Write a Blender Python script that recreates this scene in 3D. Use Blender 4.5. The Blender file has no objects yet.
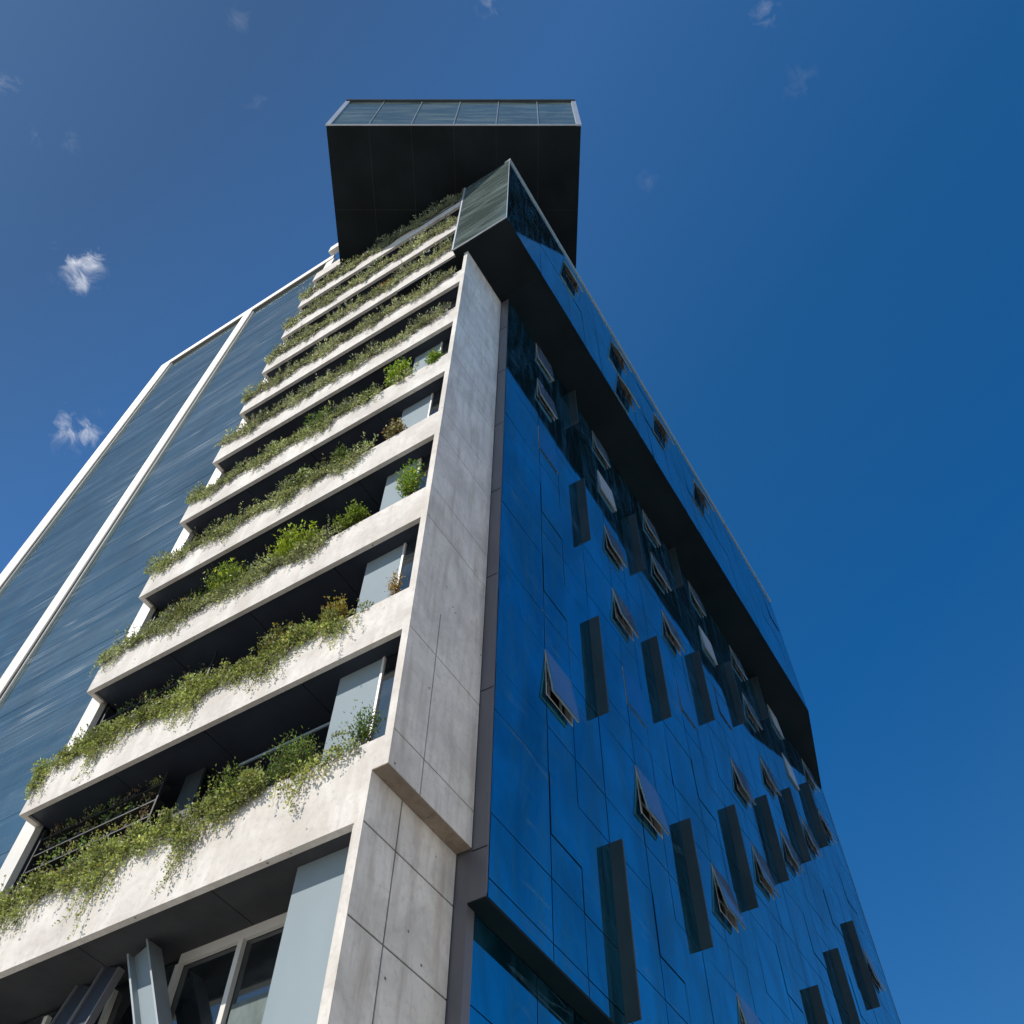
import bpy, math, random
import numpy as np
from mathutils import Matrix, Vector

random.seed(7)
rng = np.random.default_rng(11)
C = bpy.context.scene.collection
EYE = 1.6                      # all heights below are measured from the eye level of the camera

# ------------------------------------------------------------------ helpers
class MB:
    """collects boxes / quads / tubes, in eye-level coordinates"""
    def __init__(s): s.v = []; s.f = []
    def quad(s, a, b, c, d):
        n = len(s.v); s.v += [a, b, c, d]; s.f.append((n, n+1, n+2, n+3))
    def box(s, x0, x1, y0, y1, z0, z1):
        n = len(s.v)
        s.v += [(x0,y0,z0),(x1,y0,z0),(x1,y1,z0),(x0,y1,z0),(x0,y0,z1),(x1,y0,z1),(x1,y1,z1),(x0,y1,z1)]
        for f in ((0,3,2,1),(4,5,6,7),(0,1,5,4),(1,2,6,5),(2,3,7,6),(3,0,4,7)):
            s.f.append(tuple(n+i for i in f))
    def prism(s, pts, z0, z1):
        n = len(s.v); k = len(pts)
        s.v += [(p[0],p[1],z0) for p in pts] + [(p[0],p[1],z1) for p in pts]
        s.f.append(tuple(n+i for i in reversed(range(k)))); s.f.append(tuple(n+k+i for i in range(k)))
        for i in range(k):
            j = (i+1) % k; s.f.append((n+i, n+j, n+k+j, n+k+i))
    def bar(s, a, b, w, h=None, up=(0,0,1)):
        h = h or w
        a = Vector(a); b = Vector(b); d = (b-a).normalized(); u = Vector(up)
        r = d.cross(u)
        if r.length < 1e-3: r = d.cross(Vector((1,0,0)))
        r.normalize(); u = r.cross(d).normalized()
        n = len(s.v)
        for p in (a, b):
            for (i, j) in ((-1,-1),(1,-1),(1,1),(-1,1)):
                s.v.append(tuple(p + r*(i*w/2) + u*(j*h/2)))
        for f in ((0,1,2,3),(7,6,5,4),(0,4,5,1),(1,5,6,2),(2,6,7,3),(3,7,4,0)):
            s.f.append(tuple(n+i for i in f))
    def tube(s, pts, r0, r1, k=5):
        n0 = len(s.v); m = len(pts)
        for i, p in enumerate(pts):
            p = Vector(p)
            d = (Vector(pts[min(i+1, m-1)]) - Vector(pts[max(i-1, 0)]))
            d = d.normalized() if d.length > 1e-6 else Vector((0,0,1))
            a = d.cross(Vector((.3,.9,.1))).normalized(); b = d.cross(a)
            r = r0 + (r1-r0)*i/(m-1)
            for j in range(k):
                t = 2*math.pi*j/k
                s.v.append(tuple(p + a*(math.cos(t)*r) + b*(math.sin(t)*r)))
        for i in range(m-1):
            for j in range(k):
                a = n0+i*k+j; b = n0+i*k+(j+1) % k
                s.f.append((a, b, b+k, a+k))
    def build(s, name, mat, parent=None, bevel=0.0, smooth=False):
        me = bpy.data.meshes.new(name)
        L = world_loc(parent)
        me.from_pydata([(x-L[0], y-L[1], z+EYE-L[2]) for x, y, z in s.v], [], s.f)
        me.materials.append(mat)
        o = bpy.data.objects.new(name, me); C.objects.link(o)
        if parent: o.parent = parent
        if smooth:
            for p in me.polygons: p.use_smooth = True
        if bevel:
            m = o.modifiers.new('bevel', 'BEVEL'); m.width = bevel; m.segments = 2; m.limit_method = 'ANGLE'
        return o

def world_loc(o):
    v = Vector((0,0,0))
    while o is not None:
        v = v + o.location; o = o.parent
    return v

def tag(o, label=None, cat=None, group=None, kind=None):
    if label: o['label'] = label
    if cat: o['category'] = cat
    if group: o['group'] = group
    if kind: o['kind'] = kind
    return o

def empty(name, loc, label=None, cat=None, group=None):
    o = bpy.data.objects.new(name, None); C.objects.link(o)
    o.location = (loc[0], loc[1], loc[2]+EYE); o.empty_display_size = .3
    return tag(o, label, cat, group)

# ------------------------------------------------------------------ materials
def mat(name):
    m = bpy.data.materials.new(name); m.use_nodes = True
    nt = m.node_tree; b = nt.nodes['Principled BSDF']
    return m, nt, b
def N(nt, t, **k):
    n = nt.nodes.new(t)
    for a, v in k.items(): setattr(n, a, v)
    return n
def pos(nt, scale=(1,1,1)):
    g = N(nt, 'ShaderNodeNewGeometry'); m = N(nt, 'ShaderNodeMapping')
    m.inputs['Scale'].default_value = scale
    nt.links.new(g.outputs['Position'], m.inputs['Vector']); return m.outputs['Vector']
def noise(nt, vec, scale, detail=4, rough=.55, dist=0):
    n = N(nt, 'ShaderNodeTexNoise'); n.inputs['Scale'].default_value = scale
    n.inputs['Detail'].default_value = detail; n.inputs['Roughness'].default_value = rough
    n.inputs['Distortion'].default_value = dist
    nt.links.new(vec, n.inputs['Vector']); return n.outputs['Fac']
def ramp(nt, fac, stops):
    r = N(nt, 'ShaderNodeValToRGB'); e = r.color_ramp.elements
    while len(e) < len(stops): e.new(.5)
    for i, (p, c) in enumerate(stops):
        e[i].position = p; e[i].color = (*c, 1) if len(c) == 3 else c
    nt.links.new(fac, r.inputs['Fac']); return r.outputs['Color']
def mix(nt, a, b, fac, mode='MIX'):
    n = N(nt, 'ShaderNodeMix', data_type='RGBA', blend_type=mode)
    for s, i in ((fac, 0), (a, 6), (b, 7)):
        if hasattr(s, 'links') or hasattr(s, 'is_linked'): nt.links.new(s, n.inputs[i])
        else: n.inputs[i].default_value = s if i == 0 else (*s, 1)
    return n.outputs[2]
def bump(nt, h, strength, dist, bs, prev=None):
    n = N(nt, 'ShaderNodeBump'); n.inputs['Strength'].default_value = strength; n.inputs['Distance'].default_value = dist
    nt.links.new(h, n.inputs['Height'])
    if prev: nt.links.new(prev, n.inputs['Normal'])
    nt.links.new(n.outputs['Normal'], bs.inputs['Normal']); return n.outputs['Normal']

def concrete(name, light, dark, warm):
    m, nt, b = mat(name)
    p = pos(nt)
    c = ramp(nt, noise(nt, p, .9, 7, .65, .5), [(.36, dark), (.62, light)])
    st = noise(nt, pos(nt, (3, 3, .35)), 1.6, 5, .6)              # drip stains
    c = mix(nt, c, warm, ramp(nt, st, [(.48, (0,0,0)), (.74, (.75,)*3)]))
    mo = noise(nt, p, 9, 5, .7)
    c = mix(nt, c, tuple(x*.72 for x in dark), ramp(nt, mo, [(.5, (0,0,0)), (.78, (.55,)*3)]))
    v = N(nt, 'ShaderNodeTexVoronoi'); v.inputs['Scale'].default_value = 3.2; nt.links.new(p, v.inputs['Vector'])
    hole = ramp(nt, v.outputs['Distance'], [(.05, (1,1,1)), (.085, (0,0,0))])
    sel = ramp(nt, noise(nt, p, 1.3, 2), [(.5, (0,0,0)), (.56, (1,1,1))])
    hm = mix(nt, hole, sel, 1.0, 'MULTIPLY')
    c = mix(nt, c, (.13,.12,.11), hm)
    nt.links.new(c, b.inputs['Base Color']); b.inputs['Roughness'].default_value = .85
    b.inputs['Specular IOR Level'].default_value = .25
    n1 = bump(nt, noise(nt, p, 14, 6, .7), .25, .01, b)
    return m
M = {}
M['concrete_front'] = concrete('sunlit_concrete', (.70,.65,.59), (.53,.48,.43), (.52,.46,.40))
M['concrete_side'] = concrete('board_concrete', (.81,.77,.73), (.60,.565,.54), (.44,.385,.34))  # base colour lifted to make up for weak bounce light on this side
M['concrete_under'] = concrete('brown_shaded_concrete', (.30,.24,.18), (.22,.175,.135), (.15,.11,.08))  # underside shade painted in as a darker brown copy of the concrete
M['groove'] = concrete('joint_concrete', (.19,.18,.17), (.14,.135,.13), (.12,.11,.10))

def plain(name, col, rough=.5, metal=0., spec=.5, var=.12, scale=2.0):
    m, nt, b = mat(name)
    f = noise(nt, pos(nt, (1,1,.5)), scale, 5, .6)
    c = ramp(nt, f, [(.3, tuple(x*(1-var) for x in col)), (.7, tuple(min(1, x*(1+var)) for x in col))])
    nt.links.new(c, b.inputs['Base Color']); b.inputs['Roughness'].default_value = rough
    b.inputs['Metallic'].default_value = metal; b.inputs['Specular IOR Level'].default_value = spec
    bump(nt, noise(nt, pos(nt), 30, 3), .06, .004, b)
    return m
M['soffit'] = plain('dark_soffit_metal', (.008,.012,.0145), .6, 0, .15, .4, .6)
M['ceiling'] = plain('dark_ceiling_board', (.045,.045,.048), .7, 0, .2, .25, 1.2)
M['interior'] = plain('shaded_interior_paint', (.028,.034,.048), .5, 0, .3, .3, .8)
M['panel'] = plain('grey_blue_cladding', (.25,.295,.315), .75, 0, .12, .05, 1.0)
M['white_frame'] = plain('off_white_frame_paint', (.70,.65,.58), .45, 0, .4, .08, 1.5)
M['frame_shade'] = plain('shaded_frame_side', (.16,.14,.12), .5)  # brown tone paints in the shaded side of the white frame
M['alu'] = plain('aluminium_frame', (.46,.46,.45), .45, .2, .5, .1, 3)
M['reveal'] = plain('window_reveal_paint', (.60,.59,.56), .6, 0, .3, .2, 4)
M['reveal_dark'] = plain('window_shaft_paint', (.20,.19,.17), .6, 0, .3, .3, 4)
M['trim'] = plain('grey_edge_metal', (.17,.165,.18), .4, .3, .5, .12, .8)
M['coping'] = plain('pale_coping_metal', (.52,.53,.56), .35, .4, .5, .1, 1)
M['fin'] = plain('charcoal_fin_metal', (.042,.050,.054), .5, .1, .4, .25, 1.5)
M['steel'] = plain('grey_painted_steel', (.30,.33,.34), .45, .15, .5, .12, 2)
M['black'] = plain('black_gasket', (.008,.010,.014), .6, 0, .3)
M['soil'] = plain('planter_soil', (.05,.035,.025), .95, 0, .1, .4, 9)
M['rail'] = plain('rack_rail_metal', (.03,.03,.028), .5, .2, .5)
M['blind'] = plain('pale_roller_blind', (.14,.17,.16), .8, 0, .2, .3, 3)
M['asphalt'] = plain('road_asphalt', (.05,.05,.052), .9, 0, .3, .25, 12)
M['paving'] = plain('pavement_slabs', (.55,.53,.49), .85, 0, .3, .2, 4)
M['groundm'] = plain('city_ground', (.46,.44,.40), .9, 0, .3, .3, .3)

def glass_wall(name, tint, body, rough, streak_scale, streak_amt, streak_col, wave, mirror=.86, mott=.18, lines=None, lcol=(.5,.53,.55), dist=.5):
    """reflective coated glass: tinted mirror over a dark body, dust streaks, slightly wavy panes"""
    m, nt, b = mat(name)
    p = pos(nt)
    var = noise(nt, pos(nt, (.6,.6,.25)), 1.1, 5, .6, .6)
    t = ramp(nt, var, [(.3, tuple(x*(1-mott) for x in tint)), (.7, tuple(min(1, x*(1+mott)) for x in tint))])
    nt.links.new(t, b.inputs['Base Color'])
    b.inputs['Metallic'].default_value = 1; b.inputs['Roughness'].default_value = rough
    n1 = bump(nt, noise(nt, p, wave[0], 2, .5), 1.0, wave[1], b)
    d = N(nt, 'ShaderNodeBsdfDiffuse'); d.inputs['Color'].default_value = (*body, 1)
    mx = N(nt, 'ShaderNodeMixShader'); mx.inputs[0].default_value = mirror
    nt.links.new(d.outputs[0], mx.inputs[1]); nt.links.new(b.outputs[0], mx.inputs[2])
    s = noise(nt, pos(nt, streak_scale), 1.0, 6, .62, dist)
    f = ramp(nt, s, [(.45, (0,0,0)), (.75, (streak_amt,)*3)])
    d2 = N(nt, 'ShaderNodeBsdfDiffuse'); d2.inputs['Color'].default_value = (*streak_col, 1)
    mx2 = N(nt, 'ShaderNodeMixShader'); nt.links.new(f, mx2.inputs[0])
    nt.links.new(mx.outputs[0], mx2.inputs[1]); nt.links.new(d2.outputs[0], mx2.inputs[2])
    last = mx2.outputs[0]
    if lines:
        g = noise(nt, pos(nt, lines), 1.0, 3, .5, dist*.5)
        f2 = ramp(nt, g, [(.486, (0,0,0)), (.5, (.34,)*3), (.514, (0,0,0))])
        br = ramp(nt, noise(nt, pos(nt, (1,.35,.5)), 1.0, 4), [(.42, (0,0,0)), (.62, (1,1,1))])
        f3 = mix(nt, f2, br, 1.0, 'MULTIPLY')
        d3 = N(nt, 'ShaderNodeBsdfDiffuse'); d3.inputs['Color'].default_value = (*lcol,1)
        mx3 = N(nt, 'ShaderNodeMixShader'); nt.links.new(f3, mx3.inputs[0])
        nt.links.new(last, mx3.inputs[1]); nt.links.new(d3.outputs[0], mx3.inputs[2]); last = mx3.outputs[0]
    nt.links.new(last, nt.nodes['Material Output'].inputs['Surface'])
    return m
M['blue'] = glass_wall('blue_mirror_glass', (.016,.51,.66), (.002,.02,.036), .04, (3.2,1,.45), .42, (.03,.14,.25), (.5,.003), mott=.40, lines=(.16,1,2.0), lcol=(.10,.22,.34))
M['pane'] = glass_wall('sky_toned_pane_glass', (.30,.52,.70), (.11,.17,.28), .08, (3,1,1), .10, (.3,.35,.4), (.6,.001), .55)  # grey-blue body colour stands in for sky seen through the pane
M['pane_shut'] = glass_wall('shut_pane_glass', (.08,.48,.68), (.03,.07,.14), .05, (3,1,1), .10, (.1,.2,.3), (.6,.001), .8)
M['pane_light'] = glass_wall('pale_sky_pane_glass', (.45,.55,.65), (.42,.45,.50), .15, (3,1,1), .10, (.4,.42,.45), (.6,.001), .25)  # paler body colour stands in for brighter sky in these panes
M['teal'] = glass_wall('teal_grey_glass', (.44,.54,.50), (.07,.10,.10), .09, (1,.14,1.5), .15, (.34,.39,.40), (.7,.003), .76, mott=.22, lines=(1,.05,3.0), dist=.18)
M['teal_light'] = glass_wall('dusty_teal_glass', (.45,.56,.46), (.13,.17,.15), .12, (.5,.35,1.6), .5, (.24,.29,.28), (.5,.002), .72)
M['clear'] = glass_wall('dark_window_glass', (.30,.34,.36), (.01,.012,.014), .05, (1,1,1.5), .15, (.2,.22,.22), (.8,.001), .55)

def leafmat(name):
    m, nt, b = mat(name)
    a = N(nt, 'ShaderNodeAttribute', attribute_name='leaf_colour')
    nt.links.new(a.outputs['Color'], b.inputs['Base Color'])
    b.inputs['Roughness'].default_value = .55; b.inputs['Specular IOR Level'].default_value = .3
    t = N(nt, 'ShaderNodeBsdfTranslucent')
    g = mix(nt, a.outputs['Color'], (1.0,1.0,.5), 1.0, 'MULTIPLY'); nt.links.new(g, t.inputs['Color'])
    mx = N(nt, 'ShaderNodeMixShader'); mx.inputs[0].default_value = .42
    nt.links.new(b.outputs[0], mx.inputs[1]); nt.links.new(t.outputs[0], mx.inputs[2])
    nt.links.new(mx.outputs[0], nt.nodes['Material Output'].inputs['Surface'])
    return m
M['leaf'] = leafmat('leaf')
M['stem'] = plain('woody_stem', (.10,.07,.045), .8, 0, .2, .3, 8)
M['pot'] = plain('black_plastic_pot', (.03,.03,.03), .6)

# ------------------------------------------------------------------ foliage
def leaves_obj(name, P, D, size, aspect, cols, parent):
    """one mesh of folded diamond leaves. P positions, D growth directions, size lengths, cols rgb"""
    n = len(P)
    D = D/np.linalg.norm(D, axis=1)[:, None]
    R = rng.normal(size=(n, 3)); S = np.cross(D, R); S /= np.linalg.norm(S, axis=1)[:, None]
    U = np.cross(S, D)
    L = size[:, None]; W = (size*aspect)[:, None]/2
    v = np.empty((n, 4, 3))
    v[:, 0] = P; v[:, 1] = P + D*L*.5 + S*W + U*L*.08
    v[:, 2] = P + D*L; v[:, 3] = P + D*L*.5 - S*W + U*L*.08
    Lc = np.array(world_loc(parent)); v = v.reshape(-1, 3) + np.array([0, 0, EYE]) - Lc
    me = bpy.data.meshes.new(name)
    me.vertices.add(4*n); me.vertices.foreach_set('co', v.astype(np.float32).ravel())
    me.loops.add(4*n); me.loops.foreach_set('vertex_index', np.arange(4*n, dtype=np.int32))
    me.polygons.add(n); me.polygons.foreach_set('loop_start', np.arange(0, 4*n, 4, dtype=np.int32))
    me.polygons.foreach_set('loop_total', np.full(n, 4, dtype=np.int32))
    at = me.color_attributes.new('leaf_colour', 'FLOAT_COLOR', 'POINT')
    c4 = np.ones((n, 4, 4)); c4[:, :, :3] = np.clip(cols, 0, 1)[:, None, :]
    at.data.foreach_set('color', c4.astype(np.float32).ravel())
    me.update(calc_edges=True); me.validate(); me.materials.append(M['leaf'])
    o = bpy.data.objects.new(name, me); C.objects.link(o); o.parent = parent
    return o

def palette(n, base, alt, p_alt=.25, var=.25):
    base = np.array(base); alt = np.array(alt)
    c = np.where(rng.random((n, 1)) < p_alt, alt, base)*(1 + rng.normal(size=(n, 1))*var)
    return np.clip(c*(1 + rng.normal(size=(n, 3))*.06), .01, .8)

def sm_noise(y, seed, f):
    return sum(math.sin(y*f*k + seed*7.3*k + 1.7*k*k)/k for k in (1, 2.3, 3.9))/1.7

def trailing(idx, ztop, spans, base, alt, label, hang, up, dens, leaf, aspect):
    """greenery growing along a parapet planter and hanging over its front"""
    t = empty('trailing_plant', (7.5, 11.4, ztop), label, 'trailing plant', 'trailing plants along the balcony planters')
    P = []; D = []; S = []; st = MB(); K = []
    def clump(x, y, z, r, n, tone, lift):
        q = rng.normal(size=(n, 3)); q /= np.linalg.norm(q, axis=1)[:, None]
        rad = r*rng.uniform(.35, 1.0, n)**.6
        for k in range(n):
            d = q[k]
            P.append((x+d[0]*rad[k]*.8, y+d[1]*rad[k]*1.25, z+d[2]*rad[k]*.9))
            D.append(d*.8+np.array([-.25, 0, lift])+rng.normal(size=3)*.45); S.append(leaf*rng.uniform(.6, 1.3)); K.append(tone*(1+.22*d[2]))  # tone paints highlights and dark gaps into the leaf colour
    for (y0, y1, w) in spans:
        ln = y1-y0
        for _ in range(int(ln*(12 if idx < 3 else 8.5)*w)):                               # mounds sitting on the planter edge
            y = rng.uniform(y0, y1); k = .5+.5*sm_noise(y, idx, 2.6)
            if rng.random() > .12+1.15*k: continue
            r = max(.11, up*rng.uniform(.28, .5)*(.55+.5*k))
            clump(7.49-rng.uniform(0, .20)*(.6+.6*k), y, ztop+r*.3+up*rng.uniform(0, .9)*k, r, int(dens*.42), rng.uniform(.45, 1.3), .45)
        for _ in range(int(ln*(16 if idx < 3 else 11)*w)):                              # growth bulging over the front
            y = rng.uniform(y0, y1); k = max(0, .5+.5*sm_noise(y, idx+3.1, 3.3))
            dn_ = hang*(.12+.80*k)*rng.random()**1.3
            r = .11*rng.uniform(.6, 1.25)*(hang/.45)**.35
            clump(7.44-r*.55, y, ztop+.06-dn_, r, int(dens*.22), rng.uniform(.45, 1.2), -.1)
        for _ in range(int(ln*5*w)):                               # loose upright shoots
            y = rng.uniform(y0, y1); hh = up*rng.uniform(.7, 1.9); lx, ly = rng.normal()*.08-.06, rng.normal()*.12
            pts = [(7.48+lx*q*q, y+ly*q, ztop+hh*q) for q in (0, .3, .6, 1)]
            st.tube(pts, .005, .0025, 3)
            for j in range(int(hh/.022)):
                q = rng.uniform(.25, 1.02)
                P.append((7.48+lx*q*q+rng.normal()*.02, y+ly*q+rng.normal()*.02, ztop+hh*q)); D.append(np.array([-.3, 0, .6])+rng.normal(size=3)*.6); S.append(leaf*rng.uniform(.6, 1.1)); K.append(rng.uniform(.7, 1.25))
        for _ in range(int(ln*26*w)):                              # hanging strands
            y = rng.uniform(y0, y1); k = .5+.5*sm_noise(y, idx+3.1, 3.3)
            L = hang*(.25+1.25*max(0, k)**1.4)*rng.uniform(.35, 1.25)
            if rng.random() < .05: L *= 1.5
            x = 7.43-rng.uniform(0, .05); yy = y; zz = ztop+.04; pts = [(7.5, y, ztop+.01), (x, yy, zz)]
            n = max(2, int(L/.045)); sw = rng.normal()*.2
            for j in range(n):
                zz -= L/n; yy += (sw+rng.normal()*.3)*L/n; x += rng.normal()*.008; x = min(x, 7.443)
                pts.append((x, yy, zz))
                for q in range(3):
                    P.append((x-rng.uniform(0,.05), yy+rng.normal()*.022, zz+rng.normal()*.02))
                    D.append(np.array([-.45, rng.normal()*.8, -.3+rng.normal()*.6])); S.append(leaf*rng.uniform(.55, 1.05)); K.append(rng.uniform(.8, 1.1))
            st.tube(pts, .004, .0025, 3)
    P = np.array(P); D = np.array(D); S = np.array(S)
    P[:, 0] = np.where(P[:, 2] < ztop+.01, np.minimum(P[:, 0], 7.448), P[:, 0])
    c = palette(len(P), base, alt)*np.array(K)[:, None]
    # dry / dark patches along the planter
    pa = np.array([.5+.5*sm_noise(y, idx*1.7+.4, 1.9) for y in P[:, 1]])
    c *= (.75+.4*pa)[:, None]
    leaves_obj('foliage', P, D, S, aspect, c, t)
    st.build('stem', M['stem'], t)
    return t

def shrub(x, y, z, w, h, n, leaf, aspect, base, alt, label, name='shrub', spread=.9, upright=.6, group=None):
    t = empty(name, (x, y, z), label, 'shrub' if name == 'shrub' else 'plant', group)
    P = []; D = []; S = []; st = MB()
    nb = max(6, n//55)
    for b in range(nb):
        th = rng.uniform(0, 2*math.pi); rr = math.sqrt(rng.random())*spread
        tip = np.array([x+.5*w*.55*rr*math.cos(th), y+.5*w*rr*math.sin(th), z+h*(1-.45*rr*rr)*rng.uniform(.55, 1.05)])
        b0 = np.array([x, y, z])
        mid = (b0+tip)/2 + np.array([0, (tip[1]-b0[1])*.15, -h*.05])
        pts = [tuple((1-s)**2*b0+2*s*(1-s)*mid+s*s*tip) for s in np.linspace(0, 1, 6)]
        st.tube(pts, .008, .003, 4)
        m = n//nb
        for j in range(m):
            s = rng.uniform(.22, 1)
            q = (1-s)**2*b0+2*s*(1-s)*mid+s*s*tip; q[0] -= .06*s
            P.append(q+rng.normal(size=3)*.028*(1+h)); D.append(np.array([rng.normal()*.6-.2, rng.normal()*.6, upright+rng.normal()*.4])); S.append(leaf*rng.uniform(.6, 1.25))
    P = np.array(P); c = palette(len(P), base, alt)
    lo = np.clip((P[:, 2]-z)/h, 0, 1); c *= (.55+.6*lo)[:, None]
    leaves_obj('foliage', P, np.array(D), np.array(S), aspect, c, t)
    st.build('stem', M['stem'], t)
    return t

# ------------------------------------------------------------------ measured geometry of the tower
XF = 7.457            # front plane of parapets and of the concrete pillar
YE = 15.62            # left end of the parapets
FL = 3.3
LZ = [8.12, 11.84, 15.14, 18.47, 21.80, 25.12, 28.40, 31.64, 34.92, 38.22, 41.52]          # undersides of the parapets
TOPZ = [9.52] + [z+1.10 for z in LZ[1:]]
YB = 6.38             # blue curtain wall plane
XR = 38.2             # its far end
CW0 = 8.08            # its underside
WZ0, WZ1, YW = 31.13, 39.10, 4.97
GZ = -1.6
ORD = ['lowest', 'second lowest', 'third lowest', 'fourth lowest', 'fifth lowest', 'sixth lowest', 'fifth highest', 'fourth highest', 'third highest', 'second highest', 'highest']

tower = empty('office_tower', (7.457, 6.38, GZ), 'tall concrete and glass tower with planted balconies, blue glass side and dark rooftop box', 'tower')
T = tower

# ---- parapets
for i, z0 in enumerate(LZ):
    zt = TOPZ[i]
    yr = 6.79 if i < 7 else 7.10
    if i == 10: zt = 42.6
    b = MB()
    if i == 0:
        b.box(XF, XF+.12, 7.07, 17.4, z0, 8.95)
        b.box(XF, XF+.12, yr, 17.4, 8.95, zt)
    else:
        b.box(XF, XF+.10, yr, YE, z0, zt)
        b.box(XF+.10, 7.86, YE-.12, YE, z0, zt)                       # return at the left end
    ye = 17.4 if i == 0 else YE-.12
    b.box(XF+.121, 8.05, max(yr+.005, 6.80) if i else 7.10, ye, z0+.26, zt-.10)            # planter body
    b.box(XF+.002, XF+.10, 6.95, min(ye, 15.4), zt, zt+.001)
    o = b.build('parapet', M['concrete_front'], T)
    s = MB(); s.box(XF+.13, 8.04, 7.12, ye-.02, zt-.099, zt-.06); s.build('planter_soil', M['soil'], o)
    c = MB()
    cy = 6.80 if i else 7.09
    n = 4; w = (ye-cy)/n
    for k in range(n):
        c.box(XF+.125, 9.6, cy+k*w+.008, cy+(k+1)*w-.008, z0+.045, z0+.20)
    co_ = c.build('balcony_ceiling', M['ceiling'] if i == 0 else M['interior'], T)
    c = MB(); c.box(XF+.122, 9.6, cy, ye, z0+.205, z0+.255); c.build('joint_backing', M['black'], co_)

# ---- balcony backs: grey panel near the pillar, dark glazed wall behind
for i in range(-1, 10):
    zb = TOPZ[i]-.1 if i >= 0 else GZ
    zt = LZ[i+1]+.04
    if i == -1:
        b = MB(); b.box(7.84, 7.90, 7.075, 8.31, GZ, 8.16)
        b.build('wall_panel', M['panel'], T)
        continue
    if i < 9 or True:
        b = MB(); b.box(7.84, 7.90, 7.46, 8.34, zb, zt); o = b.build('wall_panel', M['panel'] if i < 5 else M['interior'], T)  # shade painted in: upper panels and mullions take dark tones to look unlit
        m = MB(); m.box(7.82, 7.88, 7.40, 7.445, zb, zt); m.build('mullion', M['white_frame'] if i < 5 else M['fin'], o)
        g = MB(); g.box(7.85, 7.87, 6.85 if i else 7.1, 7.383, zb, zt); g.build('side_glazing', M['clear'], o)
    w = MB(); w.box(8.9, 8.96, 7.10, 15.56, zb, zt)
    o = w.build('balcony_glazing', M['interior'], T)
    m = MB()
    for y in np.arange(8.9, 15.4, 1.3): m.box(8.86, 8.897, y-.03, y+.03, zb, zt)
    m.box(8.86, 8.897, 6.9, 15.5, zt-.14, zt-.08)
    if i == 0: m.box(8.80, 8.86, 8.4, 11.6, 11.02, 11.08)
    if i == 0:
        tr = MB(); tr.box(8.19, 8.22, 8.36, 10.7, zt-.55, zt-.50); tr.build('transom', M['steel'], o)
        wl = MB(); wl.box(8.3, 8.35, 11.75, 12.2, zb, zt); wl.build('dividing_panel', M['fin'], o)
    m.build('glazing_frame', M['fin'], o)
    j = MB(); j.box(7.98, 9.6, 15.57, 15.63, zb, zt); j.build('side_wall', M['interior'], T)

# ---- concrete pillar (the narrow end wall), cast in bays with open joints
def bays(xs, zs, y, name, wide=.024):
    o = MB(); o.box(xs[0]+.01, xs[-1]-.01, y+.012, y+.138, zs[0]+.002, zs[-1]-.002)
    root = o.build(name, M['groove'], T)
    b = MB()
    for a, c in zip(zs[:-1], zs[1:]):
        b.v, b.f = b.v, b.f
        for d, e in zip(xs[:-1], xs[1:]):
            g = .5*wide
            b.box(d+(g if d != xs[0] else 0), e-(g if e != xs[-1] else 0), y, y+.05, a+(g if a != zs[0] else 0), c-(g if c != zs[-1] else 0))
    b.build('cast_bay', M['concrete_side'], root)
    return root
zj = [8.95, 9.60, 11.85, 12.92]
for k in range(1, 6): zj += [11.85+FL*k+.0, 12.92+FL*k]
zj += [31.13]
zj = sorted(z for z in zj if z <= 31.13)
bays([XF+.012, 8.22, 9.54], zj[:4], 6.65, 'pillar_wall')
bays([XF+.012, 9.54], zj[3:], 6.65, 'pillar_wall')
f = MB(); f.box(XF, XF+.012, 6.65, 6.79, 8.95, WZ0)
f.box(XF+.11, 9.54, 6.792, 6.95, 8.953, 9.3)
f.build('pillar_front', M['concrete_front'], T)
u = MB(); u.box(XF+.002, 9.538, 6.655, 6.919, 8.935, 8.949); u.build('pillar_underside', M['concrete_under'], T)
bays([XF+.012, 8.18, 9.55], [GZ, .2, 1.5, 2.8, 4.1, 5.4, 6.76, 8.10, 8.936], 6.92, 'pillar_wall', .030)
f = MB(); f.box(XF, XF+.012, 6.92, 7.07, GZ, 8.95); f.box(XF+.012, 9.55, 7.082, 7.09, GZ, 8.1)
f.build('pillar_front', M['concrete_front'], T)
# shaded narrow corner beside the pillar front, so the bright strip stays narrow
# ---- metal edge of the curtain wall box and the dark gap behind it
g = MB(); g.box(9.56, 9.60, 6.385, 6.69, CW0, WZ0-.002); g.build('edge_trim', M['trim'], T)
g = MB()
for z in (8.9, 12.2, 15.5, 18.8, 22.1, 25.4, 28.7): g.box(9.554, 9.561, 6.385, 6.66, z-.008, z+.008)
g.build('trim_joint', M['black'], T)
g = MB(); g.box(9.575, 9.76, 6.695, 7.3, GZ, 9.3); g.build('gap_panel', M['trim'], T)

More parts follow.
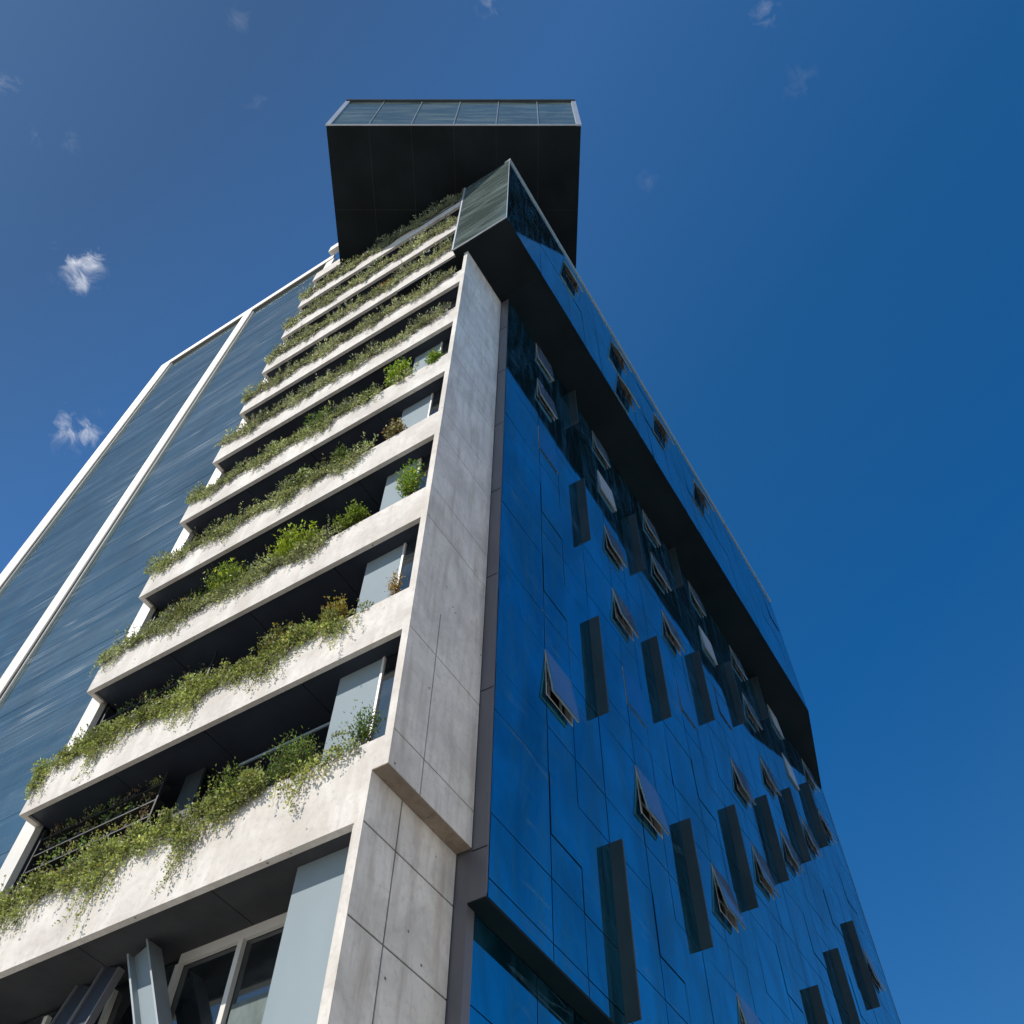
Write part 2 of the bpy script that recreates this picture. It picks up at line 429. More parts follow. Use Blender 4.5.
# ---- blue curtain wall
J = [11.70+3.31*k for k in range(-3, 7)]; J[-1] = WZ0-.01
def cols_x(x0, x1):
    xs = [x0]
    for n in range(-1, 9):
        for a in (11.42, 12.49, 13.71):
            v = a+4.03*n
            if x0+.3 < v < x1-.3: xs.append(v)
    return xs+[x1]
def cell(b, k, x0, x1, z0, z1, y, tilt=.0024, gap=.011):
    tx, tz = random.gauss(0, tilt), random.gauss(0, tilt); cx, cz = (x0+x1)/2, (z0+z1)/2
    def P(x, z): return (x, y+tx*(x-cx)+tz*(z-cz), z)
    x0 += gap; x1 -= gap; z0 += gap; z1 -= gap
    b.quad(P(x0,z0), P(x1,z0), P(x1,z1), P(x0,z1))
    k.quad((x0-gap*1.1,y+.03,z0-gap*1.1), (x1+gap*1.1,y+.03,z0-gap*1.1), (x1+gap*1.1,y+.03,z1+gap*1.1), (x0-gap*1.1,y+.03,z1+gap*1.1))
WH = 1.33
def is_win_col(x0): 
    r = (x0-11.42)/4.03
    return abs(r-round(r)) < .03
def curtain(x0, x1, z0, z1, y, wins, name):
    b = MB(); k = MB()
    xs = cols_x(x0, x1)
    js = [z for z in J if z0 < z <= z1+.02]
    zl = z0
    for j in js:
        for xa, xb in zip(xs[:-1], xs[1:]):
            sub = j-3.31+1.13
            if is_win_col(xa) and wins and j-WH > zl+.05:
                r = round((xa-11.42)/4.03)
                if sub > zl+.15 and sub < j-WH-.1: cell(b, k, xa, xb, zl, sub, y); cell(b, k, xa, xb, sub, j-WH, y)
                else: cell(b, k, xa, xb, zl, j-WH, y)
            else:
                odd = (random.random() < .0) and not abs((xa-13.71)/4.03-round((xa-13.71)/4.03)) < .03
                if sub > zl+.15 and not (odd and xa > 10): cell(b, k, xa, xb, zl, sub, y); cell(b, k, xa, xb, sub, j, y)
                else: cell(b, k, xa, xb, zl, j, y)
        zl = j
    o = b.build(name, M['blue'], T); k.build('joint_backing', M['black'], o)
    return o
curtain(9.60, XR, CW0, WZ0-.01, YB, True, 'curtain_wall')
# underside, far return
u = MB(); u.box(9.58, XR, YB+.004, 6.72, CW0-.03, CW0+.06); u.build('curtain_wall_underside', M['soffit'], T)
u = MB(); u.box(XR+.002, XR+.06, YB-.01, 12, GZ, WZ0); u.build('end_wall', M['trim'], T)
# low recessed glazing
b = MB(); k = MB()
xs = [9.765, 11.5, 12.62, 13.8]
while xs[-1] < XR-1.7: xs.append(xs[-1]+1.35)
xs.append(XR)
zz = [GZ+.1, .9, 3.4, 4.5, 6.76, CW0-.03]
for z0, z1 in zip(zz[:-1], zz[1:]):
    for x0, x1 in zip(xs[:-1], xs[1:]): cell(b, k, x0, x1, z0, z1, 6.72)
o = b.build('ground_floor_glazing', M['blue'], T); k.build('joint_backing', M['black'], o)

# ---- windows (top hung sashes)
opened = {(0,1):7,(1,3):8,(2,4):8,(1,1):7.5,(2,1):9,(3,2):7.5,(4,3):8,(5,4):7,(6,5):8,(3,3):7.5,(4,4):7,(6,6):6,(2,0):8,(0,6):3.5,(0,5):5.5,
          (1,6):5,(1,4):7,(2,6):5.5,(2,5):7,(3,6):5,(4,6):6,(4,5):7,(1,5):3.2,(3,5):3.0,(5,6):3.2,(5,5):2.5,(5,1):7,(4,0):6,
          (2,3):.7,(3,4):.9,(1,2):.35,(0,4):.5,(6,3):6,(0,0):0,(1,0):0}
def window(x0, x1, zt, y, ang, hgt, shaft=True):
    w = MB()
    d = .16; e = .035
    w.box(x0+.005, x0+e, y+.005, y+d, zt-hgt, zt); w.box(x1-e, x1-.005, y+.005, y+d, zt-hgt, zt)
    w.box(x0+e, x1-e, y+.005, y+d, zt-e, zt-.004); w.box(x0+e, x1-e, y+.005, y+d, zt-hgt+.004, zt-hgt+e)
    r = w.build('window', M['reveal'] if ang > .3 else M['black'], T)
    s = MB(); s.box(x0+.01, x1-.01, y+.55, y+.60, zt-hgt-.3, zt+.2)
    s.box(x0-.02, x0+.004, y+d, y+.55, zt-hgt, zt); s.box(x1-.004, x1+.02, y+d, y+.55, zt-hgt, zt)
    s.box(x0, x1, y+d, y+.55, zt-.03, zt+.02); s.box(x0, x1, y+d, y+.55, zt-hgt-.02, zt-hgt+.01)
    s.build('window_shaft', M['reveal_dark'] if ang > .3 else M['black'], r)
    if ang > 2:
        h = MB()
        h.box(x0+.30, x0+.34, y+.10, y+.14, zt-hgt+.03, zt-.04); h.box(x1-.30, x1-.26, y+.10, y+.14, zt-hgt+.03, zt-.04)
        h.box(x0+.04, x1-.04, y+.12, y+.15, zt-hgt*.55, zt-hgt*.55+.04)
        h.build('inner_frame', M['reveal'], r)
    a = math.radians(ang); ca, sa = math.cos(a), math.sin(a)
    def Q(x, t, o):   # t down the sash, o outwards
        return (x, y-.004-sa*t-ca*o, zt-.012-ca*t+sa*o)
    def slab(m, xa, xb, ta, tb, oa, ob):
        n = len(m.v)
        m.v += [Q(xa,ta,oa),Q(xb,ta,oa),Q(xb,tb,oa),Q(xa,tb,oa),Q(xa,ta,ob),Q(xb,ta,ob),Q(xb,tb,ob),Q(xa,tb,ob)]
        for f in ((0,1,2,3),(7,6,5,4),(0,4,5,1),(1,5,6,2),(2,6,7,3),(3,7,4,0)): m.f.append(tuple(n+i for i in f))
    L = hgt-.024
    g = MB(); slab(g, x0+.014, x1-.014, 0, L, 0, .012); g.build('pane', (M['pane_light'] if 2 < ang < 3.4 else M['pane'] if ang > 2 else M['pane_shut']) if ang > 0.3 else M['blue'], r)
    if ang > 2:
        s = MB(); fw = .055; oa, ob = -.042, -.002
        slab(s, x0+.03, x0+.03+fw, .02, L-.02, oa, ob); slab(s, x1-.03-fw, x1-.03, .02, L-.02, oa, ob)
        slab(s, x0+.03+fw, x1-.03-fw, .02, .02+fw, oa, ob); slab(s, x0+.03+fw, x1-.03-fw, L-.02-fw, L-.02, oa, ob)
        s.build('sash', M['alu'], r)
        for xx in (x0+.02, x1-.02):
            st = MB(); st.bar(Q(xx, L*.55, -.03), (xx, y+.05, zt-hgt*.35), .018, .008); st.build('stay', M['alu'], r)
    return r
for j, zt in enumerate(J[3:]):
    for n in range(7):
        x0 = 11.42+4.03*n
        window(x0, x0+1.07, zt-.004, YB, opened.get((n, j), 0), WH)
window(11.42, 12.49, J[2], YB, 0, .01) if False else None

# ---- fins
for n in range(7):
    for j, zt in enumerate(J[3:]):
        if (n+j) % 2: continue
        x = 13.71+4.03*n
        if x > XR-.5: continue
        z0 = (zt-3.31+.03) if j < 6 else 28.65
        if j == 0: z0 = CW0+.2
        b = MB(); b.box(x-.028, x+.028, YB-.27, YB+.02, z0, zt-.01)
        b.build('fin', M['fin'], T, bevel=.006)

# ---- overhanging glass volume on top of the curtain wall
foot = [(7.18, YW), (33.0, YW), (XR, YB), (XR, 9.5), (7.40, 9.5), (7.40, 7.10), (7.18, 7.08)]
s = MB(); s.prism(foot, WZ0, WZ0+.10); ov = s.build('overhang', M['soffit'], T)
s = MB()
for x in np.arange(9.5, 33, 2.4): s.box(x-.006, x+.006, YW+.03, 6.3, WZ0-.003, WZ0-.0005)
s.build('soffit_joint', M['black'], ov)
b = MB(); k = MB()
xs = [7.18, 9.4]+[v for v in cols_x(9.4, 33.0)[1:]]
WW = {0: [], 1: [], 2: [], 3: [], 5: []}
wing_wins = [(11.28,37.3,5),(15.27,37.5,6),(15.27,33.95,6),(19.15,37.25,6),(23.1,37.25,6),(31.1,36.9,.4)]
zz = [WZ0, 34.5, 37.85, WZ1]
ww = {(11.42,37.85):8.5, (15.45,37.85):10, (15.45,34.5):10, (19.48,37.85):9.5, (23.51,37.85):10, (31.57,37.85):.4}
for z0, z1 in zip(zz[:-1], zz[1:]):
    for x0, x1 in zip(xs[:-1], xs[1:]):
        hit = [a for (wx, wz), a in ww.items() if abs(wx-x0) < .1 and abs(wz-z1) < .1]
        if hit:
            cell(b, k, x0, x1, z0, z1-1.6, YW); window(x0-.08, x1, z1-.004, YW, hit[0], 1.6)
        else: cell(b, k, x0, x1, z0, z1, YW)
o = b.build('overhang_glazing', M['blue'], T); k.build('joint_backing', M['black'], o)
b = MB(); b.prism([(33.0, YW), (XR, YB), (XR, YB+.08), (33.0, YW+.08)], WZ0+.1, WZ1); b.build('overhang_end', M['trim'], T)
b = MB(); b.quad((7.18, 7.05, WZ0+.02), (7.18, YW+.01, WZ0+.02), (7.18, YW+.01, WZ1), (7.18, 7.05, WZ1))
o = b.build('overhang_front', M['teal_light'], T)
e = MB(); e.box(7.15, 7.20, 7.04, 7.10, WZ0-.01, WZ1+.02); e.box(7.165, 7.195, YW-.012, YW+.006, WZ0-.01, WZ1+.02); e.box(7.165, 7.195, YW+.006, 7.04, WZ0-.01, WZ0+.03)
e.build('edge_profile', M['coping'], o)
b = MB(); b.prism([(7.20, 7.085), (7.45, 7.085), (7.45, 9.5), (33, 9.5), (33, YW+.3), (7.20, YW+.3)], WZ1-.25, WZ1); b.build('overhang_roof', M['trim'], T)
b = MB(); b.box(7.16, 33.05, YW-.05, YW+.22, WZ1, WZ1+.16); b.build('coping', M['coping'], T)

# ---- left glass wall with white frame
GT = 46.4
b = MB()
for y0, y1 in ((16.05, 20.74), (21.30, 26.3)):
    zs = np.arange(GZ, GT, 1.1); zs = list(zs)+[GT]
    for a, c in zip(zs[:-1], zs[1:]):
        ty, tz = random.gauss(0, .0012), random.gauss(0, .0025)
        def P(y, z): return (7.93+ty*(y-(y0+y1)/2)+tz*(z-(a+c)/2), y, z)
        b.quad(P(y1,a+.005), P(y0,a+.005), P(y0,c-.005), P(y1,c-.005))
gw = b.build('glass_wall', M['teal'], T)
b = MB(); b.box(7.96, 8.0, 16.0, 26.4, GZ, GT); b.build('joint_backing', M['black'], gw)
def frame(y0, y1, z0, z1):
    b = MB(); b.box(7.80, 7.925, y0, y1, z0, z1); fo = b.build('wall_frame', M['white_frame'], T, bevel=.008)
    e = MB(); e.box(7.87, 7.927, y0-.11, y0-.08, z0, z1-.3); e.build('frame_edge', M['white_frame'], fo)
    s = MB(); s.box(7.82, 7.925, y0-.05, y0-.002, z0, z1-.3); s.build('frame_shade_strip', M['frame_shade'], fo)
frame(20.74, 21.30, GZ, GT-.55)
frame(26.32, 27.15, GZ, GT)
b = MB(); b.box(7.80, 7.925, 15.63, 26.32, GT-.55, GT); fo = b.build('wall_frame', M['white_frame'], T, bevel=.008)
s = MB(); s.box(7.82, 7.925, 16.05, 26.32, GT-.60, GT-.552); s.build('frame_shade_strip', M['frame_shade'], fo)
b = MB(); b.box(7.85, 7.99, 15.575, 16.05, GZ, GT-.56); b.build('wall_frame', M['white_frame'], T)
b = MB(); b.box(7.45, 7.71, 12.2, 15.62, 45.75, GT+.1); b.build('roof_parapet', M['white_frame'], T)
# ---- solid body behind the skins
b = MB()
b.box(9.62, XR-.02, 7.2, 27.0, GZ, 39.0); b.box(9.62, 30, 9.6, 27.0, 39.0, 40.9); b.box(8.03, 9.62, 15.65, 27.0, GZ, 46.2)
b.box(9.0, 20, 15.65, 26.9, 40.9, 46.2)
b.build('core', M['interior'], T)

# ---- ground storey glazing and steel
b = MB(); b.quad((8.62,17.3,GZ),(8.62,8.32,GZ),(8.62,8.32,8.12),(8.62,17.3,8.12)); o = b.build('lobby_glazing', M['clear'], T)
m = MB()
m.box(8.54, 8.61, 8.35, 11.05, 8.00, 8.16)
for y in (8.35, 9.80, 11.0, 12.3, 13.7, 15.1, 16.5): m.box(8.53, 8.612, y, y+.09, GZ, 8.0)
m.build('lobby_frame', M['white_frame'], o)
m = MB(); m.box(8.600, 8.612, 8.45, 9.75, 5.4, 7.05); m.box(8.600, 8.612, 9.92, 10.5, 5.2, 6.55); m.build('roller_blind', M['blind'], o)
def leaning(a, b_, w, name='leaning_column', dark=False):
    """channel section column between two points"""
    c = MB(); c.bar(a, b_, .05, w, (0,1,0)); r = c.build(name, M['interior'] if dark else M['panel'], T)
    a = Vector(a); b_ = Vector(b_); d = (b_-a).normalized(); yv = Vector((1,0,0)).cross(d).normalized()
    for s in (-1, 1):
        f = MB(); f.bar(a+yv*(s*w/2), b_+yv*(s*w/2), .12 if dark else .30, .03, yv); f.build('flange', M['steel'] if not dark else M['trim'], r)
    return r

# ---- rooftop box, turned to the street corner
H0, H1 = 41.0, 46.3
A = Vector((2.47, 10.88)); B = Vector((7.89, 2.02)); dn = Vector((.853, .521))
Cc = B+dn*17; Dd = A+dn*17
b = MB(); b.prism([A, B, Cc, Dd], H0, H0+.12); rb = b.build('rooftop_box', M['soffit'], T)
ab = (B-A)/6
def PT(p, z): return (p.x, p.y, z)
b = MB()
for i in range(6):
    p = A+ab*i; q = A+ab*(i+1); b.quad(PT(p, H0+.13), PT(q, H0+.13), PT(q, H1), PT(p, H1))
b.build('front_glazing', M['teal_light'], rb)
n2 = -dn*.02
b = MB()
for i in range(1, 6):
    p = A+ab*i; b.bar(PT(p+n2, H0+.1), PT(p+n2, H1), .028, .02, (dn.x, dn.y, 0))
b.build('mullion', M['steel'], rb)
b = MB()
for p, s in ((A, 1), (B, -1)):
    q = p+ab.normalized()*s*.08+n2
    b.bar(PT(q, H0-.02), PT(q, H1), .20, .06, (dn.x, dn.y, 0))
b.bar(PT(A+n2, H0+.03), PT(B+n2, H0+.03), .05, .08, (0,0,1))
b.build('edge_profile', M['coping'], rb)
b = MB(); b.prism([A-dn*.1, B-dn*.1, Cc, Dd], H1, H1+.12); b.build('roof_edge', M['fin'], rb)
b = MB(); b.quad(PT(B,H0+.13), PT(Cc,H0+.13), PT(Cc,H1), PT(B,H1)); b.quad(PT(Dd,H0+.13), PT(A,H0+.13), PT(A,H1), PT(Dd,H1)); b.quad(PT(Cc,H0+.13), PT(Dd,H0+.13), PT(Dd,H1), PT(Cc,H1))
b.build('side_cladding', M['trim'], rb)
b = MB()
for t in (3.4, 6.8, 10.2): b.bar(PT(A+dn*t, H0-.001), PT(B+dn*t, H0-.001), .012, .004)
for i in range(1, 6): b.bar(PT(A+ab*i, H0-.001), PT(A+ab*i+dn*16, H0-.001), .012, .004)
b.build('soffit_joint', M['ceiling'], rb)

# steel columns of the open ground storey (lean like the letter V)
leaning((8.15, 11.40, 8.12), (8.15, 7.4, 1.2), .34)
leaning((8.25, 12.1, 8.12), (8.25, 14.6, 1.2), .40, dark=True)
leaning((8.40, 12.8, 8.12), (8.40, 16.0, 1.2), .40, dark=True)

# ------------------------------------------------------------------ plants
G1 = (.32,.36,.12); G1b = (.58,.60,.33)
G2 = (.31,.34,.17); G2b = (.56,.58,.40)
G3 = (.32,.335,.21); G3b = (.57,.58,.44)
spec = [
 ([(9.0,17.2,1.25),(7.25,8.7,.5)], G1, G1b, .72, .34, 190, .052, .62),
 ([(8.35,15.7,1.2),(7.7,8.3,.5)], G1, G1b, .62, .36, 170, .056, .55),
 ([(9.3,15.7,1.15),(8.8,9.2,.3)], G2, G2b, .48, .40, 130, .066, .45),
 ([(8.7,15.7,1.15)], G2, G2b, .46, .42, 105, .078, .4),
 ([(8.9,15.7,1.1),(7.8,8.4,.7)], G2, G2b, .44, .44, 90, .088, .38),
 ([(7.1,15.7,1.1)], G3, G3b, .42, .50, 80, .10, .32),
 ([(7.1,15.7,1.1)], G3, G3b, .42, .54, 75, .11, .3),
 ([(7.3,15.6,1.1)], G3, G3b, .42, .58, 66, .12, .28),
 ([(7.3,15.6,1.1)], G3, G3b, .42, .62, 62, .125, .28),
 ([(7.4,15.6,1.1)], G3, G3b, .40, .66, 60, .13, .28),
]
names = ['thick green trailing plant spilling over the lowest balcony parapet with long hanging strands',
 'dense trailing plant over the second lowest parapet, below the balcony with the orange shrub',
 'trailing plant on the third lowest parapet, ending short of the grey panel',
 'olive trailing plant along the fourth lowest parapet',
 'olive trailing plant along the fifth lowest parapet, left of the bright green bush',
 'even row of grey-green plants on the sixth lowest parapet',
 'row of grey-green plants on the seventh parapet counted from below',
 'row of grey-green plants on the parapet beside the foot of the glass overhang',
 'grey-green plants on the second highest planted parapet, just under the rooftop box',
 'row of plants on the highest planted parapet, dark under the rooftop box']
for i, (sp, a, b_, hang, up, dens, lf, asp) in enumerate(spec):
    trailing(i, TOPZ[i], sp, a, b_, names[i], hang, up, dens, lf, asp)

YG = (.40,.52,.04); YGb = (.56,.66,.09); GG = (.14,.22,.05); GGb = (.28,.37,.09); OR = (.42,.24,.06); ORb = (.30,.30,.07); OL = (.14,.15,.035); OLb = (.28,.26,.07)
bushes = [
 (7.66, 8.60, 9.42, .95, .78, 2600, .045, .4, GG, GGb, 'upright dark green bush on the lowest balcony beside the grey wall panel'),
 (7.62, 7.22, 9.44, .55, .80, 900, .05, .35, (.12,.21,.035), (.22,.32,.06), 'small fresh green shrub at the pillar end of the lowest balcony'),
 (7.66, 9.75, 9.42, 1.1, .62, 2200, .05, .35, (.15,.22,.04), (.30,.36,.10), 'feathery light green shrub in the middle of the lowest balcony'),
 (7.66, 11.0, 9.42, .8, .35, 1000, .045, .4, G1, G1b, 'low bushy green plant on the lowest balcony in front of the plant rack'),
 (7.62, 8.50, 12.86, .60, .62, 1300, .045, .5, (.33,.28,.05), OR, 'yellow and orange leaved shrub on the second lowest balcony beside the grey panel'),
 (7.62, 9.75, 12.86, .80, .62, 1700, .045, .5, OL, (.36,.28,.06), 'round olive shrub with rusty tips in the middle of the second lowest balcony'),
 (7.60, 7.12, 12.86, .28, .50, 420, .04, .4, OR, (.5,.36,.14), 'little orange plant squeezed beside the pillar on the second lowest balcony'),
 (7.62, 10.25, 16.16, 1.25, .85, 3000, .06, .35, YG, YGb, 'bright yellow-green bush in the middle of the third lowest balcony'),
 (7.62, 12.15, 16.16, 1.4, .75, 3000, .06, .35, (.20,.28,.045), YGb, 'lime green bush on the left half of the third lowest balcony'),
 (7.62, 8.68, 16.16, .85, .55, 1700, .055, .4, (.20,.28,.04), YG, 'low leafy green bush beside the panel on the third lowest balcony'),
 (7.60, 7.22, 16.16, .55, 1.15, 1700, .06, .35, (.20,.34,.05), YGb, 'tall light green shrub next to the pillar on the third lowest balcony'),
 (7.60, 13.3, 16.06, .5, .40, 700, .055, .4, (.30,.30,.05), OR, 'yellowish small shrub near the left end of the third lowest balcony'),
 (7.60, 9.60, 19.46, .65, .62, 1200, .06, .4, (.12,.18,.04), (.24,.28,.08), 'dark green shrub rising from the fourth lowest parapet'),
 (7.60, 8.02, 19.46, .60, .55, 1000, .055, .45, (.24,.16,.05), G2b, 'reddish green shrub beside the panel on the fourth lowest balcony'),
 (7.58, 8.45, 22.8, .85, .85, 2000, .065, .4, (.26,.40,.03), YGb, 'vivid green bush standing out on the fifth lowest balcony'),
 (7.60, 9.35, 22.66, .45, .50, 700, .06, .4, (.12,.18,.04), G2b, 'dark green shrub left of the vivid bush on the fifth lowest balcony'),
 (7.58, 7.28, 22.66, .45, .55, 700, .06, .4, (.20,.36,.04), YGb, 'fresh green shrub beside the pillar on the fifth lowest balcony'),
 (7.60, 10.9, 19.46, .9, .62, 1500, .06, .4, (.16,.22,.05), G2b, 'spreading green shrub near the middle of the fourth lowest balcony'),
 (7.60, 11.1, 22.8, .9, .65, 1500, .065, .4, (.13,.22,.04), (.24,.32,.08), 'green spreading shrub near the middle of the fifth lowest balcony'),
 (7.58, 10.5, 25.96, .45, .48, 500, .065, .4, (.13,.19,.04), G2b, 'dark green tuft rising from the sixth lowest parapet'),
 (7.58, 10.2, 32.57, .4, .40, 350, .065, .4, OR, (.30,.20,.06), 'small orange tinted tuft high up on the parapet below the rooftop box'),
]
for (x, y, z, w, h, n, lf, asp, a, b_, lab) in bushes:
    shrub(7.50, y, z+.08, w*1.1, h*(1.15+.02*(z-9)), int(n*.9), lf*(1.2+.03*(z-9)), asp, a, b_, lab)

# plant racks in the left part of the lower balconies
rackname = ['lowest', 'second lowest', 'third lowest']
for i in range(3):
    zt = LZ[i+1]; z0 = TOPZ[i]-.1
    r = empty('plant_rack', (8.1, 14, z0), 'dark metal plant rack inside the left half of the %s balcony' % rackname[i], 'plant rack', 'plant racks behind the parapets')
    hs = [z0+.36+.36*k for k in range(8) if z0+.36+.36*k < zt-.14]
    y0 = 12.35 if i < 2 else 12.9
    for h in hs:
        b = MB(); b.box(8.02, 8.20, y0, 15.5, h-.01, h+.01); b.box(8.01, 8.025, y0, 15.5, h-.015, h+.015); b.build('shelf', M['rail'], r)
    for y in (y0, 15.45):
        b = MB(); b.box(8.0, 8.04, y, y+.04, z0, zt-.02); b.build('post', M['rail'], r)
    word = ['bottom', 'second', 'third', 'fourth', 'top']
    cnt = 0
    for q, h in enumerate(hs):
        n = 8
        for k in range(n):
            y = y0+.35+(15.3-y0-.5)*k/(n-1)+rng.normal()*.06
            where = ['rightmost', 'second from the right', 'third from the right', 'fourth from the right', 'fourth from the left', 'third from the left', 'second from the left', 'leftmost'][k]
            t = empty('potted_plant', (8.1, y, h+.02), '%s potted plant, shelf %s, rack of the %s balcony' % (where, ['one','two','three','four','five','six','seven','eight'][q], rackname[i]), 'potted plant', 'small potted plants on the racks')
            m = MB(); m.tube([(8.10,y,h+.02),(8.10,y,h+.14)], .045, .06, 8); m.build('pot', M['pot'], t)
            nn = int(rng.integers(25, 95))
            pp = np.array([8.08, y, h+.16])+rng.normal(size=(nn, 3))*np.array([.05,.075,.07])
            dd = rng.normal(size=(nn, 3))*.6+np.array([-.3, 0, .5])
            colr = [(.24,.32,.09),(.17,.27,.08),(.34,.32,.12),(.26,.17,.12)][int(rng.integers(0, 4))]
            leaves_obj('foliage', pp, dd, rng.uniform(.035, .07, nn), .5, palette(nn, colr, (.45,.50,.24)), t)

# ------------------------------------------------------------------ setting
def structure(name, mb, m): return tag(mb.build(name, m), kind='structure')
b = MB(); b.quad((-1500,-1500,GZ-.16),(1500,-1500,GZ-.16),(1500,1500,GZ-.16),(-1500,1500,GZ-.16)); structure('ground', b, M['groundm'])
b = MB(); b.box(-3.0, 60, -4.0, 60, GZ-.15, GZ-.004); structure('pavement', b, M['paving'])
b = MB(); b.quad((-12,-200,GZ-.156),(-3.2,-200,GZ-.156),(-3.2,200,GZ-.156),(-12,200,GZ-.156)); b.quad((-3.2,-11,GZ-.156),(200,-11,GZ-.156),(200,-4.2,GZ-.156),(-3.2,-4.2,GZ-.156)); structure('road', b, M['asphalt'])
b = MB(); b.box(-3.15, -3.0, -4.15, 60, GZ-.155, GZ+.0); b.box(-3.0, 60, -4.15, -4.0, GZ-.155, GZ+.0); structure('kerb', b, M['paving'])
b = MB()
for y in range(-60, 60, 6): b.box(-7.7, -7.55, y, y+3, GZ-.155, GZ-.152)
structure('road_marking', b, M['coping'])

# unseen houses added across the side street to bounce sunlight onto the shaded concrete
def block(x0, x1, y0, y1, h, label, m):
    t = empty('bounce_building', ((x0+x1)/2, (y0+y1)/2, GZ), label, 'building')
    b = MB(); b.box(x0, x1, y0, y1, GZ, h); b.build('wall', m, t)
    b = MB(); b.box(x0-.2, x1+.2, y0-.2, y1+.2, h, h+.35); b.build('roof', M['paving'], t)
    for z in np.arange(GZ+1.1, h-2, 3.2):
        for x in np.arange(x0+2, x1-2, 3.6):
            b = MB(); b.box(x, x+1.4, y1-.02, y1+.05, z, z+1.6); b.build('window', M['clear'], t)
M['bounce_wall'] = plain('cream_bounce_wall', (.86,.79,.70), .9, 0, .2, .06, .5)
block(-24, 5, -26, -14, 22, 'unseen cream house added across the side street for bounce light', M['bounce_wall'])
block(6, 42, -27, -14, 25, 'taller unseen cream block added across the side street for bounce light', M['bounce_wall'])

# ------------------------------------------------------------------ sky, sun, camera
sun_dir = Vector((-1, .58, 1)).normalized()
el = math.asin(sun_dir.z); az = math.atan2(sun_dir.x, sun_dir.y)
w = bpy.data.worlds.new('World'); bpy.context.scene.world = w; w.use_nodes = True
nt = w.node_tree; bg = nt.nodes['Background']; bg.inputs['Strength'].default_value = .10
sky = N(nt, 'ShaderNodeTexSky', sky_type='NISHITA'); sky.sun_disc = False
sky.sun_elevation = el; sky.sun_rotation = az; sky.air_density = 1.0; sky.dust_density = .6; sky.ozone_density = 2.2; sky.altitude = 300
SKY_TINT = (.62, .88, 1.10)
tc = N(nt, 'ShaderNodeTexCoord')
col = mix(nt, sky.outputs['Color'], SKY_TINT, 1.0, 'MULTIPLY')
dt = N(nt, 'ShaderNodeVectorMath', operation='DOT_PRODUCT'); dt.inputs[1].default_value = sun_dir
nt.links.new(tc.outputs['Generated'], dt.inputs[0])
mr0 = N(nt, 'ShaderNodeMapRange'); mr0.inputs['From Min'].default_value = -1; mr0.inputs['From Max'].default_value = 1
nt.links.new(dt.outputs['Value'], mr0.inputs['Value'])
# the clear sky is deepest and most saturated at right angles to the sun
pol = ramp(nt, mr0.outputs[0], [(0, (.37,.65,.77)), (.37, (.30,.65,.77)), (.51, (.14,.67,.89)), (.645, (.24,.72,.87)), (.79, (.58,.82,.90)), (.88, (.52,.57,.57)), (.93, (.55,.58,.56))])
col = mix(nt, col, pol, 1.0, 'MULTIPLY'); col = mix(nt, col, (1.5,1.5,1.5), 1.0, 'MULTIPLY')
clouds = [((.0315,.4923,.8699), .022, .62, 3), ((.0239,.5043,.8632), .020, .50, 3), ((.0421,.5102,.859), .017, .60, 3), ((.033,.5013,.8646), .042, .22, 3), ((.1475,.5803,.8009), .024, .50, 5), ((.1334,.588,.7978), .026, .34, 5), ((.142,.5838,.799), .042, .16, 5), ((.1877,-.1426,.9718), .024, .15, 1), ((-.0555,.2681,.9618), .022, .07, 2),
          ((.009,.2964,.955), .022, .06, 8), ((-.0734,.4618,.884), .018, .09, 4), ((-.1196,.4499,.8851), .020, .20, 6), ((.2666,.0152,.9637), .020, .06, 9),
          ((.2563,-.1441,.9558), .030, .05, 7), ((.0532,.0702,.9961), .026, .13, 11), ((-.0554,.443,.8948), .018, .07, 12)]
cn = N(nt, 'ShaderNodeTexNoise'); cn.inputs['Scale'].default_value = 46; cn.inputs['Detail'].default_value = 10; cn.inputs['Roughness'].default_value = .66; cn.inputs['Distortion'].default_value = .9
cm = N(nt, 'ShaderNodeMapping'); cm.inputs['Rotation'].default_value = (.3,.5,.6); cm.inputs['Scale'].default_value = (1,1.25,.9)
nt.links.new(tc.outputs['Generated'], cm.inputs['Vector']); nt.links.new(cm.outputs['Vector'], cn.inputs['Vector'])
tot = None
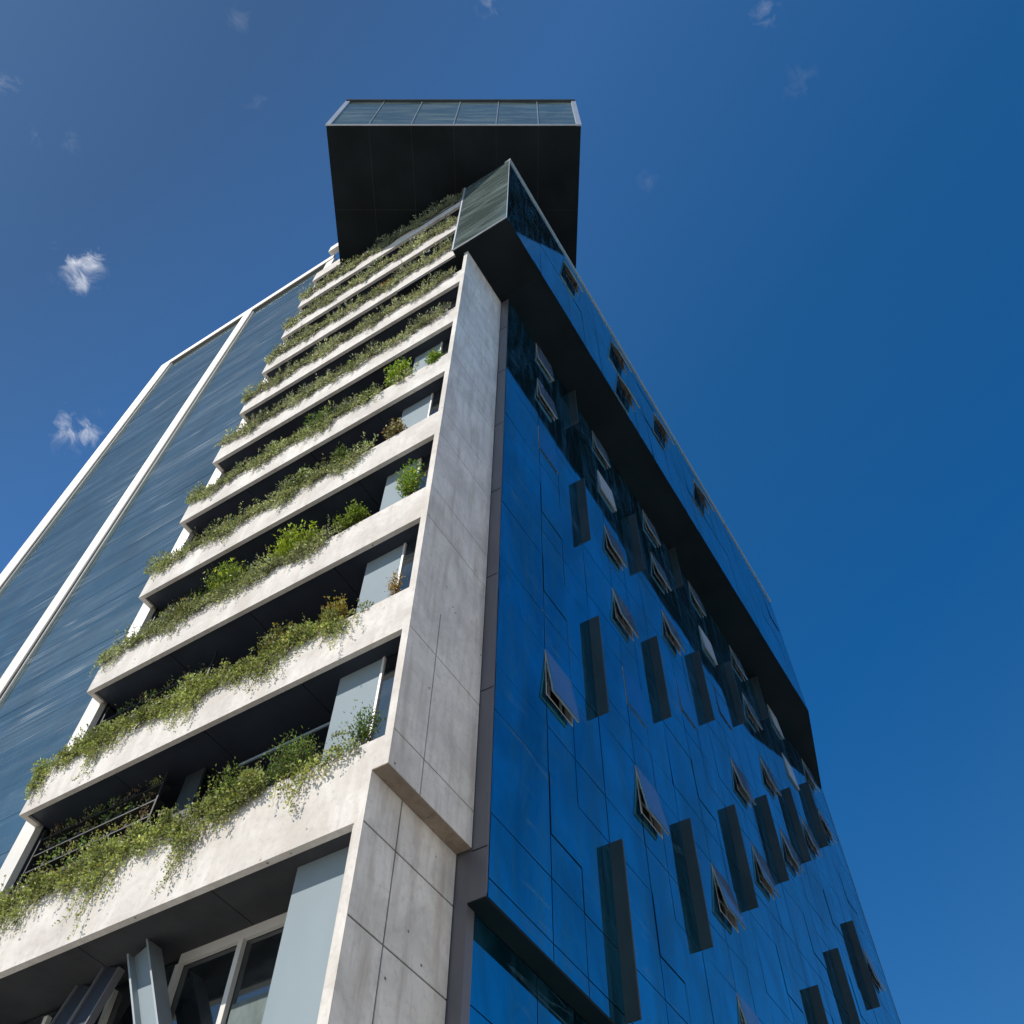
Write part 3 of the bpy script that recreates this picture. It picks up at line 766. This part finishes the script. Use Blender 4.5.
for (d, rad, amt, sd) in clouds:
    vd = N(nt, 'ShaderNodeVectorMath', operation='DISTANCE'); vd.inputs[1].default_value = d
    nt.links.new(tc.outputs['Generated'], vd.inputs[0])
    mr = N(nt, 'ShaderNodeMapRange'); mr.inputs['From Min'].default_value = rad; mr.inputs['From Max'].default_value = 0
    mr.inputs['To Min'].default_value = 0; mr.inputs['To Max'].default_value = 1; mr.interpolation_type = 'SMOOTHSTEP'
    nt.links.new(vd.outputs['Value'], mr.inputs['Value'])
    # noise gains weight with closeness to the middle, wisps at the rim
    a = N(nt, 'ShaderNodeMath', operation='ADD'); nt.links.new(cn.outputs['Fac'], a.inputs[0])
    h = N(nt, 'ShaderNodeMath', operation='MULTIPLY'); h.inputs[1].default_value = .19; nt.links.new(mr.outputs[0], h.inputs[0]); nt.links.new(h.outputs[0], a.inputs[1])
    m2 = N(nt, 'ShaderNodeMapRange'); m2.inputs['From Min'].default_value = .60; m2.inputs['From Max'].default_value = .84; nt.links.new(a.outputs[0], m2.inputs['Value'])
    m3 = N(nt, 'ShaderNodeMath', operation='MULTIPLY'); nt.links.new(m2.outputs[0], m3.inputs[0]); nt.links.new(mr.outputs[0], m3.inputs[1])
    m4 = N(nt, 'ShaderNodeMath', operation='MULTIPLY'); nt.links.new(m3.outputs[0], m4.inputs[0]); m4.inputs[1].default_value = amt
    if tot is None: tot = m4.outputs[0]
    else:
        s = N(nt, 'ShaderNodeMath', operation='ADD'); nt.links.new(tot, s.inputs[0]); nt.links.new(m4.outputs[0], s.inputs[1]); tot = s.outputs[0]
col = mix(nt, col, (8.5, 8.8, 9.6), tot)
nt.links.new(col, bg.inputs['Color'])

sd = bpy.data.lights.new('sun', 'SUN'); sd.energy = 5.0; sd.angle = math.radians(.53); sd.color = (1, .955, .89)
so = bpy.data.objects.new('sun', sd); C.objects.link(so); so.rotation_euler = sun_dir.to_track_quat('Z', 'Y').to_euler()
so.location = (-20, 12, 40)

cam = bpy.data.cameras.new('camera'); co = bpy.data.objects.new('camera', cam); C.objects.link(co)
cam.sensor_width = 36; cam.sensor_fit = 'HORIZONTAL'; cam.lens = 949.96/1024*36; cam.clip_start = .1; cam.clip_end = 5000
r = Vector((.52313944,-.85219128,.0097541)); u = Vector((-.71841811,-.43480452,.54297371)); F = Vector((.45847633,.29105849,.83969304))
m = Matrix((r, u, -F)).transposed().to_4x4(); m.translation = Vector((0,0,EYE)); co.matrix_world = m
sc = bpy.context.scene; sc.camera = co
sc.view_settings.view_transform = 'Standard'; sc.view_settings.look = 'None'; sc.view_settings.exposure = 0; sc.view_settings.gamma = 1
sc.render.engine = 'CYCLES'
